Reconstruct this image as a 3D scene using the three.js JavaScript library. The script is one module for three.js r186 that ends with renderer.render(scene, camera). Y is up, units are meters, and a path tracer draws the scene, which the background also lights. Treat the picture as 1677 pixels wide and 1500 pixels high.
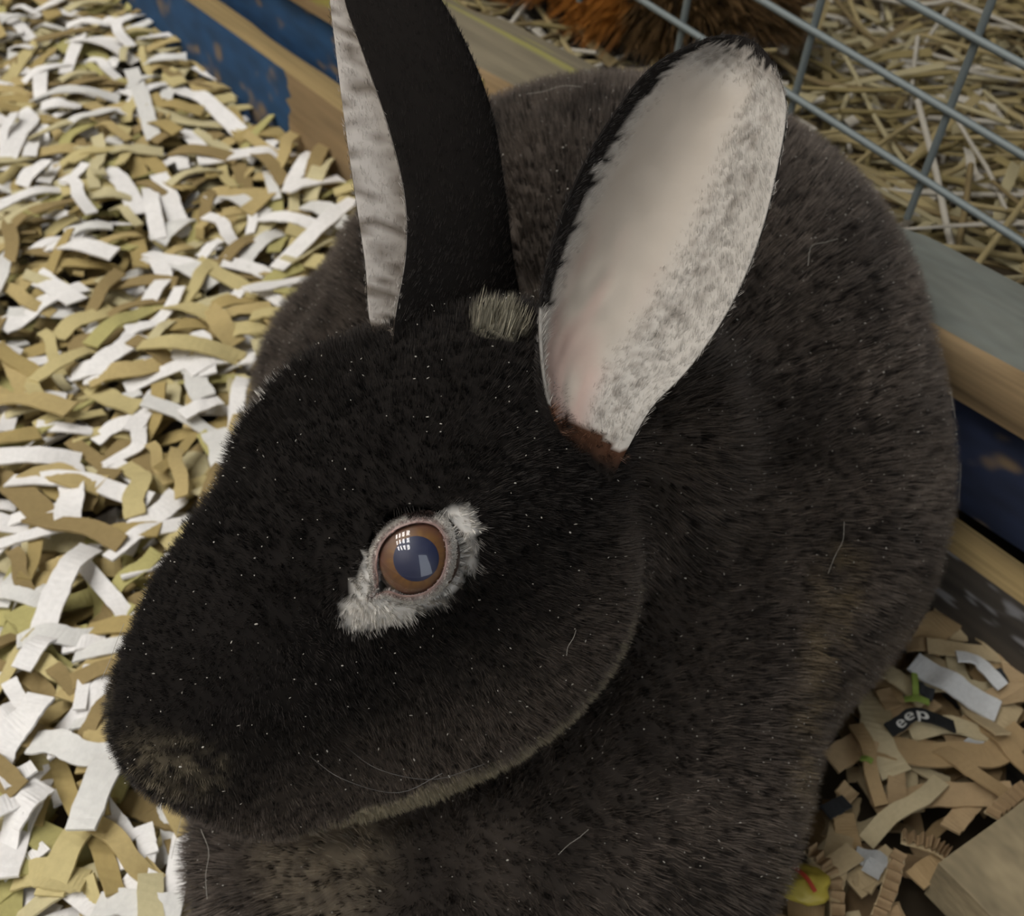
import * as THREE from 'three';
import { mergeGeometries, mergeVertices } from 'three/addons/utils/BufferGeometryUtils.js';
import { RoundedBoxGeometry } from 'three/addons/geometries/RoundedBoxGeometry.js';
import { RectAreaLightUniformsLib } from 'three/addons/lights/RectAreaLightUniformsLib.js';
import { createNoise3D } from 'simplex-noise';

// ---------------------------------------------------------------- camera, daylight, exposure
RectAreaLightUniformsLib.init();
const scene = new THREE.Scene();
const camera = new THREE.PerspectiveCamera(42, 1677 / 1500, 0.02, 30);
camera.position.set(0, 0.35, 0);
camera.rotation.set(-42 * Math.PI / 180, 0, 0);
camera.focus = 0.232;
camera.userData.fStop = 32;
scene.background = new THREE.Color(0.62, 0.70, 0.80);          // overcast sky outside the windows
const renderer = new THREE.WebGLRenderer();
renderer.toneMapping = THREE.LinearToneMapping;
renderer.toneMappingExposure = 0.80;
renderer.shadowMap.enabled = true;
// overcast daylight standing outside each opening of the shed
function daylight(name, w, h, at, towards, intensity, color) {
  const l = new THREE.RectAreaLight(color, intensity, w, h);
  l.name = name; l.position.set(...at); l.lookAt(...towards); scene.add(l);
  return l;
}
daylight('roof_window_daylight', 1.8, 2.2, [-1.4, 2.54, 0.1], [-1.4, 0, 0.1], 20.5, new THREE.Color(1.0, 0.97, 0.93));
daylight('doorway_daylight', 0.9, 2.0, [0.75, 1.0, 1.52], [0.75, 1.0, 0], 2.2, new THREE.Color(0.92, 0.96, 1.0));

// ---------------------------------------------------------------- helpers
function seeded(a) {
  return () => { a = (a + 0x6d2b79f5) | 0; let t = Math.imul(a ^ (a >>> 15), 1 | a); t = (t + Math.imul(t ^ (t >>> 7), 61 | t)) ^ t; return ((t ^ (t >>> 14)) >>> 0) / 4294967296; };
}
const noise = createNoise3D(seeded(77));
const V = (x, y, z) => new THREE.Vector3(x, y, z);
const mm = (list) => list.map(([x, y, z]) => V(x / 1000, y / 1000, z / 1000));
const clamp = (x, a = 0, b = 1) => Math.min(b, Math.max(a, x));
const lerp = (a, b, t) => a + (b - a) * t;
const smooth = (a, b, x) => { const t = clamp((x - a) / (b - a)); return t * t * (3 - 2 * t); };
const mix3 = (a, b, t) => [lerp(a[0], b[0], t), lerp(a[1], b[1], t), lerp(a[2], b[2], t)];
const taken = {};
function numbered(name) { const n = taken[name] = (taken[name] ?? -1) + 1; return n ? `${name}_${String(n).padStart(3, '0')}` : name; }
function tag(o, label, category, group) { Object.assign(o.userData, { label, category }); if (group) o.userData.group = group; return o; }
function shadowed(o) { o.traverse((m) => { if (m.isMesh) { m.castShadow = true; m.receiveShadow = true; } }); return o; }
function add(name, geometry, material, parent = scene) {
  const o = new THREE.Mesh(geometry, material); o.name = parent === scene ? numbered(name) : name; parent.add(o); return shadowed(o);
}
function structure(name, geometry, material) { const o = add(name, geometry, material); o.userData.kind = 'structure'; return o; }
function group(name, x = 0, y = 0, z = 0) { const o = new THREE.Group(); o.name = numbered(name); o.position.set(x, y, z); scene.add(o); return o; }
// a colour texture from f(u, v) -> linear [r, g, b]
function painted(w, h, f) {
  const data = new Uint8Array(w * h * 4), s = (c) => 255 * clamp(c <= 0.0031308 ? 12.92 * c : 1.055 * c ** (1 / 2.4) - 0.055);
  for (let y = 0; y < h; y++) for (let x = 0; x < w; x++) { const c = f((x + 0.5) / w, (y + 0.5) / h); data.set([s(c[0]), s(c[1]), s(c[2]), 255], (y * w + x) * 4); }
  const t = new THREE.DataTexture(data, w, h); t.colorSpace = THREE.SRGBColorSpace; t.magFilter = THREE.LinearFilter; t.wrapS = t.wrapT = THREE.RepeatWrapping; t.needsUpdate = true;
  return t;
}

// measured outlines, millimetres
const LEFT_EAR_FRONT = mm([[13.1,189.9,-178.8],[7.9,200.9,-179.9],[6.0,209.5,-186.3],[6.0,215.4,-196.4],[8.6,220.3,-208.8],[13.5,226.8,-222.1],[20.9,233.6,-235.7],[31.2,240.4,-248.5],[43.3,242.4,-257.1]]);
const LEFT_EAR_SPINE = mm([[15.7,187.1,-179.0],[10.6,195.9,-182.1],[11.9,202.8,-191.1],[18.7,206.0,-206.8],[26.1,209.6,-223.5],[33.7,215.5,-238.2],[40.2,224.0,-249.2],[47.2,233.7,-256.5],[52.1,241.9,-260.0]]);
const LEFT_EAR_BACK = mm([[19.9,185.1,-175.8],[23.3,192.9,-178.1],[27.8,199.4,-182.6],[34.8,204.2,-188.3],[43.8,212.2,-198.9],[50.4,220.9,-211.4],[54.8,229.8,-224.2],[57.9,236.0,-237.8],[57.5,239.3,-250.9]]);
const RIGHT_EAR_BACK = mm([[-27.3,198.4,-199.9],[-30.1,202.8,-207.9],[-31.2,209.2,-217.0],[-33.2,218.6,-226.2],[-35.4,230.8,-235.8],[-37.4,245.2,-246.1],[-38.3,255.6,-252.7],[-36.1,264.5,-259.4],[-30.4,271.5,-264.3]]);
const RIGHT_EAR_FRONT = mm([[-24.8,203.4,-196.4],[-24.1,208.4,-202.2],[-22.3,215.7,-211.5],[-22.4,223.7,-220.0],[-25.3,234.5,-228.4],[-30.5,246.7,-238.0],[-34.8,256.5,-246.8],[-34.6,265.2,-257.3],[-29.8,271.5,-264.3]]);
const RIGHT_EAR_SPINE = mm([[1.6,185.9,-222.3],[-0.1,192.8,-224.5],[-2.3,203.3,-228.5],[-4.4,218.5,-234.2],[-7.3,233.8,-241.2],[-12.5,245.7,-246.5],[-18.8,255.3,-251.8],[-24.1,263.7,-258.0],[-28.5,271.5,-264.3]]);
const EYE_PATCH = [[-15.78,-12.67],[-11.29,-4.84],[-8.87,1.50],[-6.33,5.30],[-2.65,7.26],[4.26,7.60],[9.33,8.75],[11.17,5.30],[10.48,-0.81],[7.72,-6.22],[2.53,-10.59],[-4.95,-13.82],[-11.86,-14.74]];
const EYE_OPENING = [[-8.18,-7.37],[-6.79,-4.61],[-6.91,-0.81],[-5.87,2.65],[-3.22,5.30],[0.81,6.56],[4.03,5.76],[5.64,3.22],[5.87,-0.23],[4.72,-3.69],[1.96,-6.22],[-1.73,-6.91],[-4.95,-6.22]];
const WHITE_STRIPS = [[[-243,-732],[-225,-685],[-208,-639],9.5],[[-214,-714],[-190,-689],[-160,-653],10.1],[[-202,-741],[-184,-727],11.9],[[-230,-602],[-215,-589],[-199,-563],10.3],[[-201,-592],[-187,-547],8.9],[[-300,-736],[-287,-685],8.7],[[-135,-661],[-147,-630],8.1],[[-100,-639],[-119,-594],6.5],[[-85,-575],[-100,-544],[-119,-512],9.4],[[-124,-556],[-136,-532],[-139,-521],8.5],[[-199,-616],[-191,-627],[-185,-609],7.0],[[-166,-579],[-155,-595],8.1],[[-326,-718],[-305,-727],9.3],[[-284,-609],[-283,-653],[-295,-668],10.4],[[-278,-645],[-273,-616],7.9],[[-190,-532],[-169,-521],[-150,-504],10.8],[[-180,-488],[-176,-510],[-186,-532],8.4],[[-246,-468],[-232,-488],[-215,-504],11.7],[[-241,-510],[-214,-488],11.1],[[-156,-439],[-146,-453],[-137,-425],8.5],[[-182,-458],[-169,-465],7.5],[[-201,-430],[-182,-434],11.2],[[-231,-439],[-217,-448],8.5],[[-205,-458],[-200,-473],6.4],[[-220,-412],[-200,-416],7.1],[[-144,-399],[-130,-412],8.0],[[-163,-399],[-160,-383],[-172,-372],6.4],[[-216,-372],[-183,-375],9.3],[[-206,-357],[-172,-353],[-145,-344],8.5],[[-204,-335],[-177,-342],5.8],[[-130,-332],[-145,-324],[-154,-312],6.3],[[-178,-329],[-199,-319],5.3],[[-185,-306],[-187,-288],6.0],[[-162,-274],[-168,-255],7.5],[[-144,-271],[-158,-267],6.6],[[-163,-239],[-170,-230],7.4],[[-153,-218],[-161,-211],6.0],[[-134,-211],[-118,-194],7.1],[[-115,-200],[-111,-190],5.8],[[-144,-239],[-146,-263],4.5],[[-151,-186],[-144,-194],5.2],[[-135,-182],[-121,-172],7.4],[[-117,-184],[-102,-176],9.3],[[-149,-213],[-155,-198],7.9],[[-143,-225],[-150,-223],6.0],[[-121,-188],[-109,-189],4.9],[[-175,-288],[-171,-297],6.8],[[-222,-556],[-232,-544],6.5],[[-138,-488],[-132,-504],6.6],[[-162,-532],[-153,-544],6.4],[[-138,-609],[-129,-579],6.3],[[-161,-483],[-148,-478],6.0],[[-207,-395],[-183,-395],5.9],[[-182,-412],[-168,-421],7.1],[[-247,-589],[-239,-609],6.8],[[-345,-804],[-319,-774],8.4],[[-314,-814],[-290,-804],7.7]];
const CARDBOARD_STRIPS = [[[115,-230],[137,-226],[157,-226],[172,-236],9.3],[[116,-208],[133,-212],[162,-214],8.5],[[122,-206],[126,-224],5.8],[[148,-238],[151,-226],7.4],[[158,-228],[172,-248],6.9],[[146,-278],[164,-278],7.1],[[167,-280],[173,-265],6.7],[[140,-271],[151,-271],5.7],[[113,-227],[119,-225],6.8],[[130,-240],[146,-243],6.2],[[127,-251],[129,-243],5.9],[[105,-206],[106,-195],7.0],[[104,-183],[119,-193],8.1],[[82,-175],[93,-173],7.3],[[122,-183],[135,-191],7.4],[[157,-283],[158,-294],5.3],[[175,-272],[177,-253],7.9],[[138,-201],[149,-212],6.5],[[106,-187],[111,-183],7.1],[[86,-187],[79,-191],6.3],[[152,-243],[159,-240],5.4],[[105,-214],[109,-210],5.9]];
const GREY_STRIPS = [[[139,-260],[149,-251],[164,-242],8.9],[[154,-261],[162,-260],[168,-251],4.7],[[106,-192],[112,-189],[109,-185],5.6],[[151,-230],[156,-233],4.0]];
const BLACK_STRIPS = [[[98,-203],[106,-208],5.0],[[138,-249],[143,-247],4.6],[[168,-259],[169,-254],4.3]];
const PRINTED_STRIP = [[[124,-232],[133,-237],[147,-235],4.9]];
const CORRUGATED_STRIPS = [[[91,-192],[97,-183],[96,-169],4.5],[[118,-190],[113,-179],[107,-169],4.8],[[120,-195],[129,-192],[133,-189],4.5],[[163,-212],[149,-201],5.1]];
const GREEN_SPRIGS = [[[71,-179],[77,-183],1.5],[[74,-183],[77,-177],1.5],[[79,-181],[82,-184],1.5],[[137,-253],[136,-245],2.1],[[132,-244],[140,-243],2.1],[[112,-220],[115,-218],1.6],[[70,-182],[72,-176],1.5]];
const SCRAP = [[[87,-179],[95,-176],9.1]];

// ---------------------------------------------------------------- the shed
const plaster = new THREE.MeshStandardMaterial({ roughness: 0.95, map: painted(256, 256, (u, v) => { const n = noise(u * 9, v * 9, 1) * 0.5 + noise(u * 40, v * 40, 2) * 0.3; return [0.40 + n * 0.04, 0.37 + n * 0.04, 0.325 + n * 0.04]; }) });
const earth = new THREE.MeshStandardMaterial({ roughness: 1, map: painted(256, 256, (u, v) => { const n = noise(u * 14, v * 14, 3) + noise(u * 60, v * 60, 4) * 0.6; return [0.10 + n * 0.03, 0.075 + n * 0.024, 0.045 + n * 0.016]; }) });
function walled(name, w, h, hole, depth) {
  const s = new THREE.Shape([[0, 0], [w, 0], [w, h], [0, h]].map((p) => new THREE.Vector2(...p)));
  if (hole) s.holes.push(new THREE.Path([[hole[0], hole[1]], [hole[2], hole[1]], [hole[2], hole[3]], [hole[0], hole[3]]].map((p) => new THREE.Vector2(...p))));
  return structure(name, new THREE.ExtrudeGeometry(s, { depth, bevelEnabled: false }), plaster);
}
structure('floor', new THREE.BoxGeometry(5.6, 0.1, 4.4).translate(0.25, -0.10, -0.65), earth);
const ceiling = walled('ceiling', 5.6, 4.4, [0.25, 0.55, 2.05, 2.75], 0.1); ceiling.rotation.x = -Math.PI / 2; ceiling.position.set(-2.55, 2.4, 1.75);
const wallLeft = walled('wall_left', 4.0, 2.4, null, 0.1); wallLeft.rotation.y = -Math.PI / 2; wallLeft.position.set(-2.4, 0, -2.5);
const wallFront = walled('wall_front', 5.4, 2.4, [2.75, 0, 3.65, 2.0], 0.1); wallFront.position.set(-2.45, 0, 1.4);
const wallBack = walled('wall_back', 5.4, 2.4, null, 0.1); wallBack.position.set(-2.45, 0, -2.6);
const wallRight = walled('wall_right', 4.0, 2.4, null, 0.1); wallRight.rotation.y = -Math.PI / 2; wallRight.position.set(2.95, 0, -2.5);
// the roof window: frame, glazing bars, panes
{
  const white = new THREE.MeshStandardMaterial({ color: new THREE.Color().setRGB(0.55, 0.54, 0.51), roughness: 0.6 });
  const glass = new THREE.MeshPhysicalMaterial({ color: 0xffffff, transmission: 1, thickness: 0, roughness: 0, ior: 1.45 });
  const win = new THREE.Group(); win.name = 'window_1'; win.userData.kind = 'structure'; win.position.set(-2.3, 2.45, -1.0); scene.add(win);
  for (const [w, d, x, z] of [[0.06, 2.2, 0.03, 1.1], [0.06, 2.2, 1.77, 1.1], [1.8, 0.06, 0.9, 0.03], [1.8, 0.06, 0.9, 2.17]]) add('frame_rail', new RoundedBoxGeometry(w, 0.06, d, 2, 0.006).translate(x, 0, z), white, win);
  for (let i = 1; i < 4; i++) add('glazing_bar', new THREE.BoxGeometry(0.18, 0.04, 2.1).translate(i * 0.45, 0, 1.1), white, win);
  for (let j = 1; j < 3; j++) add('glazing_bar', new THREE.BoxGeometry(1.7, 0.04, 0.24).translate(0.9, 0, j * 0.733), white, win);
  for (let i = 0; i < 4; i++) for (let j = 0; j < 3; j++) { const p = add('pane', new THREE.PlaneGeometry(0.40, 0.66).rotateX(-Math.PI / 2).translate(0.225 + i * 0.45, -0.005, 0.367 + j * 0.733), glass, win); p.castShadow = false; }
}

// ---------------------------------------------------------------- the timber side of the pen: runs along WALL, the pen lies on its INSIDE
const WALL_AT = V(0.165, 0, -0.304), WALL = V(0.618, 0, 0.786), INSIDE = V(-0.786, 0, 0.618);
const onWall = (s, y, off) => WALL_AT.clone().addScaledVector(WALL, s).addScaledVector(INSIDE, off).setY(y);
const wallTurn = Math.atan2(-WALL.z, WALL.x);
// s along a board of length L that starts at s0: texture u is 0..1 along it
const grain = (x, y, k) => noise(x * 6, y * 90, k) * 0.5 + noise(x * 18, y * 260, k + 3) * 0.35 + noise(x * 2.2, y * 30, k + 6) * 0.5;
const S0 = -0.95, LEN = 1.35, along = (u) => S0 + u * LEN;
const wood = (tone, k, f) => new THREE.MeshStandardMaterial({ roughness: 0.86, map: painted(1536, 128, (u, v) => {
  const s = along(u), g = grain(s, v * 0.05, k), c = tone.map((t) => t * (1 + 0.34 * g));
  return f ? f(s, v, c, g) : c;
}) });
const BARE = [0.235, 0.160, 0.080], GREY = [0.165, 0.140, 0.092], BLUE = [0.009, 0.048, 0.120], NAVY = [0.015, 0.023, 0.055], PALE = [0.125, 0.142, 0.132];
const patch = (s, v, fs, fv, k) => noise(s * fs, v * fv, k) + 0.5 * noise(s * fs * 2.7, v * fv * 2.7, k + 9);
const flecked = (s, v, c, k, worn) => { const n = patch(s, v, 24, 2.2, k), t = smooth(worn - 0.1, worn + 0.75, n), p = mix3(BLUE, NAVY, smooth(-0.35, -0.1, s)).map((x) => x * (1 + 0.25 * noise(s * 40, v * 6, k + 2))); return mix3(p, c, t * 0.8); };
const railFront = wood(BARE, 11, (s, v, c) => { const t = smooth(0.1, 0.6, patch(s, v, 14, 1.5, 21)) * smooth(-0.05, -0.25, s); return mix3(c, [0.26, 0.25, 0.045], t * 0.75); });
const railTop = wood(GREY, 12, (s, v, c) => { const t = smooth(-0.25, 0.1, patch(s, v, 9, 1.4, 22) + (s + 0.12) * 8); const y = smooth(0.2, 0.7, patch(s, v, 5, 4, 23)) * smooth(0.45, 0.8, v) * smooth(-0.1, -0.3, s); return mix3(mix3(c, PALE.map((x) => x * (1 + 0.12 * noise(s * 60, v * 8, 24))), t * 0.8), [0.30, 0.29, 0.06], y * 0.8); });
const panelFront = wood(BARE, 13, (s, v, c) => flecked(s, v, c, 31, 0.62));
const battenTop = wood([0.26, 0.185, 0.078], 14);
const battenFront = wood(BARE, 15, (s, v, c, g) => {
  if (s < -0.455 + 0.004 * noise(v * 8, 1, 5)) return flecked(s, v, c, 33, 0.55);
  const dark = smooth(-0.30, -0.10, s), w = smooth(0.3, 0.9, patch(s, v, 30, 9, 35)) * dark;
  return mix3(mix3(c, [0.055 * (1 + 0.9 * g), 0.046 * (1 + 0.9 * g), 0.036 * (1 + 0.9 * g)], dark), [0.26, 0.26, 0.27], w * 0.8);
});
const endGrain = wood(BARE, 16);
function board(name, label, height, thick, y, off, tilt, mats, wear) {
  const g = new THREE.BoxGeometry(LEN, height, thick, 180, 6, 4), p = g.attributes.position;
  for (let i = 0; i < p.count; i++) {
    const x = p.getX(i), yy = p.getY(i) / (height / 2), zz = p.getZ(i) / (thick / 2), edge = Math.max(0, Math.abs(yy) + Math.abs(zz) - 1.35) / 0.65;
    const n = noise(x * 18, yy * 2 + 5, zz * 2) * 0.6 + noise(x * 60, yy * 4, zz * 4 + 3) * 0.3, bite = edge * (0.0016 + wear * Math.max(0, noise(x * 9, yy * 1.5, zz * 1.5 + 20)));
    p.setY(i, p.getY(i) - Math.sign(yy) * bite + n * 0.0007); p.setZ(i, p.getZ(i) - Math.sign(zz) * bite + n * 0.0007);
  }
  g.computeVertexNormals();
  const o = add(name, g, mats);
  o.position.copy(onWall(S0 + LEN / 2, y, off)); o.rotation.set(0, wallTurn, tilt, 'YXZ');
  return tag(o, label, 'board');
}
const side = (top, front) => [endGrain, endGrain, top, endGrain, front, endGrain];
board('timber_rail', 'worn timber top rail of the pen with pale grey paint on its upper face', 0.027, 0.046, 0.1015, -0.023, -0.004, side(railTop, railFront), 0.004);
board('painted_board', 'blue painted board between the top rail and the lower batten', 0.050, 0.012, 0.063, -0.014, -0.004, side(endGrain, panelFront), 0.001);
board('timber_batten', 'lower timber batten with bare top edge, blue paint wearing off its face', 0.085, 0.019, 0.0125, 0.0085, -0.035, side(battenTop, battenFront), 0.0015);
{
  // a loose board lies in the corner
  const m = wood([0.26, 0.21, 0.125], 18), g = new THREE.BoxGeometry(0.085, 0.018, 0.10, 20, 2, 8), p = g.attributes.position;
  for (let i = 0; i < p.count; i++) p.setY(i, p.getY(i) + noise(p.getX(i) * 30, p.getZ(i) * 30, 8) * 0.0007);
  g.computeVertexNormals();
  const o = add('wooden_plank', g, m);
  const a = V(0.1599, 0, -0.2041), b = V(0.126, 0, -0.1819), d = a.clone().sub(b).normalize(), q = V(-d.z, 0, d.x);   // its long edge runs from corner b towards a
  o.position.copy(b).addScaledVector(d, 0.0425).addScaledVector(q, 0.05).setY(0.016); o.rotation.y = Math.atan2(-d.z, d.x);
  tag(o, 'pale wooden board lying flat on the cardboard bedding beside the batten', 'board');
}
// welded wire mesh behind the rail
{
  const zinc = new THREE.MeshStandardMaterial({ color: new THREE.Color().setRGB(0.16, 0.185, 0.185), roughness: 0.6, metalness: 0.35 });
  const mesh = group('wire_mesh_panel'); mesh.position.copy(onWall(-0.0865, 0.1278, -0.055)); mesh.rotation.set(0, wallTurn, -0.125, 'YXZ');
  const bar = (name, a, b, bow) => { const m = a.clone().add(b).multiplyScalar(0.5); m.z += bow; add(name, new THREE.TubeGeometry(new THREE.QuadraticBezierCurve3(a, m, b), 24, 0.00155, 8), zinc, mesh); };
  for (let i = 0; i < 11; i++) bar('long_wire', V(-0.62, i * 0.0282, 0.0014), V(0.42, i * 0.0282, 0.0014), 0.002 * noise(i, 3, 3));
  for (let i = -9; i < 7; i++) bar('cross_wire', V(i * 0.0665, -0.020, -0.0014), V(i * 0.0665, 0.30, -0.0014), 0.001);
  tag(mesh, 'galvanised welded wire mesh panel standing behind the timber rail', 'wire mesh');
}

// ---------------------------------------------------------------- the rabbit: one signed distance field, lengths in metres
const HEAD = V(-0.0227, 0.1674, -0.1882);
const FORE = V(-0.76, -0.40, 0.55).normalize();                       // where the nose points
const CROWN = V(0, 1, 0).addScaledVector(FORE, -FORE.y).normalize();   // up from the head
const SIDE = CROWN.clone().cross(FORE).normalize();                    // the animal's left
const inHead = (f, h, s) => HEAD.clone().addScaledVector(FORE, f / 1000).addScaledVector(CROWN, h / 1000).addScaledVector(SIDE, s / 1000);
const headOf = (p) => { const d = p.clone().sub(HEAD).multiplyScalar(1000); return [d.dot(FORE), d.dot(CROWN), d.dot(SIDE)]; };
const EYE = V(-0.0182, 0.1832, -0.1574), EYE_RADIUS = 0.009;         // centre of the left eyeball
const ACROSS = V(1, 0, 0), ALONG = V(0, 0.743, -0.669), OUT = V(0, 0.669, 0.743);   // the plane of the left eye opening and its outward normal
const mirrored = (p) => p.clone().addScaledVector(SIDE, -2 * p.clone().sub(HEAD).dot(SIDE));   // to the other side of the face
const LOWER = CROWN.clone().multiplyScalar(-0.012).addScaledVector(SIDE, 0.0015);            // the right eye sits a little lower on the tilted face
const RIGHT_EYE = mirrored(EYE).add(LOWER);
const trunkShapes = [], headShapes = [];
let shapes = trunkShapes;
function ellipsoid(c, r, k, axes = [V(1, 0, 0), V(0, 1, 0), V(0, 0, 1)]) {
  shapes.push({ c: [c.x, c.y, c.z], r: r.map((x) => x / 1000), k: k / 1000, m: axes.flatMap((a) => [a.x, a.y, a.z]), far: Math.max(...r) / 1000 });
}
const headPart = (f, h, s, rf, rh, rs, k) => ellipsoid(inHead(f, h, s), [rf, rh, rs], k, [FORE, CROWN, SIDE]);
const turned = (yaw, tilt = 0) => { const q = new THREE.Quaternion().setFromEuler(new THREE.Euler(tilt, yaw, 0, 'YXZ')); return [V(1, 0, 0), V(0, 1, 0), V(0, 0, 1)].map((v) => v.applyQuaternion(q)); };
const at = (x, y, z) => V(x / 1000, y / 1000, z / 1000);
// trunk
ellipsoid(at(36, 91, -334), [107, 97, 114], 10, turned(-0.25));
ellipsoid(at(14, 70, -258), [90, 76, 92], 40, turned(-0.1));
ellipsoid(at(42, 54, -207), [41, 54, 46], 24);                          // left shoulder
ellipsoid(at(-10, 47, -172), [80, 54, 50], 30);                          // chest
ellipsoid(at(89, 72, -278), [50, 66, 72], 16, turned(-0.45));            // left haunch
ellipsoid(at(96, 62, -290), [48, 58, 66], 2.5, turned(-0.45));           // fold behind it
ellipsoid(at(-44, 70, -322), [48, 62, 70], 5, turned(0.2));              // right haunch
ellipsoid(at(-36, 92, -288), [44, 52, 56], 4, turned(0.3));              // fold of the right flank
ellipsoid(inHead(-50, -32, -4), [34, 36, 34], 30, [FORE, CROWN, SIDE]);   // neck
// forelegs, hind feet, tail
for (const s of [-1, 1]) {
  ellipsoid(at(-10 + s * 42, 28, -135), [17, 34, 22], 16);
  ellipsoid(at(-12 + s * 44, 8, -112), [13, 9, 24], 8);
}
ellipsoid(at(92, 10, -250), [15, 11, 44], 8, turned(-0.45));
ellipsoid(at(-74, 10, -285), [15, 11, 44], 8, turned(0.2));
ellipsoid(at(72, 60, -436), [20, 22, 18], 8);
shapes = headShapes;
headPart(-12, -3, 0, 43, 36, 35, 10);          // skull
headPart(20, 2, 0, 42, 26, 23, 24);           // bridge of the nose
headPart(42, -10, 0, 31, 29, 26, 18);          // muzzle
headPart(67, -12, 0, 16.5, 22, 17, 14);         // nose
for (const s of [-1, 1]) {
  headPart(1, -31, s * 21, 34, 31, 22, 16);  // cheek
  headPart(54, -29, s * 12, 22, 17, 15, 12);  // whisker pad
  headPart(4, 18, s * 23, 18, 9, 10, 10);     // brow
}
headPart(36, -43, 0, 22, 11, 14, 12);         // chin
for (const s of [-1, 1]) headPart(22, -41, s * 21, 32, 18, 14, 14);   // jaw
function union(list, x, y, z) {
  let d = 1;
  for (const s of list) {
    const px = x - s.c[0], py = y - s.c[1], pz = z - s.c[2];
    const q = Math.sqrt(px * px + py * py + pz * pz) - s.far;
    if (q > d + s.k && q > 0) continue;
    const m = s.m, r = s.r;
    const a = (px * m[0] + py * m[1] + pz * m[2]) / r[0], b = (px * m[3] + py * m[4] + pz * m[5]) / r[1], c = (px * m[6] + py * m[7] + pz * m[8]) / r[2];
    const k0 = Math.sqrt(a * a + b * b + c * c), k1 = Math.sqrt((a / r[0]) ** 2 + (b / r[1]) ** 2 + (c / r[2]) ** 2);
    const e = k1 > 1e-9 ? k0 * (k0 - 1) / k1 : -Math.min(...r);
    const h = Math.max(s.k - Math.abs(d - e), 0) / s.k;
    d = Math.min(d, e) - h * h * s.k * 0.25;
  }
  return d;
}
function rabbitField(x, y, z) {
  const a0 = union(trunkShapes, x, y, z) + 0.0025, b = union(headShapes, x, y, z) + 0.0006, k = 0.007;
  // the flank that leans on the boards is pressed flat against them
  const gap = (x - WALL_AT.x) * INSIDE.x + (z - WALL_AT.z) * INSIDE.z, press = 0.008 + 0.018 * smooth(0.075, 0.055, y) - 0.08 * smooth(0.113, 0.140, y) - gap, pk = 0.012, ph = Math.max(pk - Math.abs(a0 - press), 0) / pk;
  const a = Math.max(a0, press) + ph * ph * pk * 0.25, h = Math.max(k - Math.abs(a - b), 0) / k;
  const socket = EYE_RADIUS + 0.0003 - Math.min(Math.hypot(x - EYE.x, y - EYE.y, z - EYE.z), Math.hypot(x - RIGHT_EYE.x, y - RIGHT_EYE.y, z - RIGHT_EYE.z));
  return Math.max(Math.min(a, b) - h * h * k * 0.25, socket);
}
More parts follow.
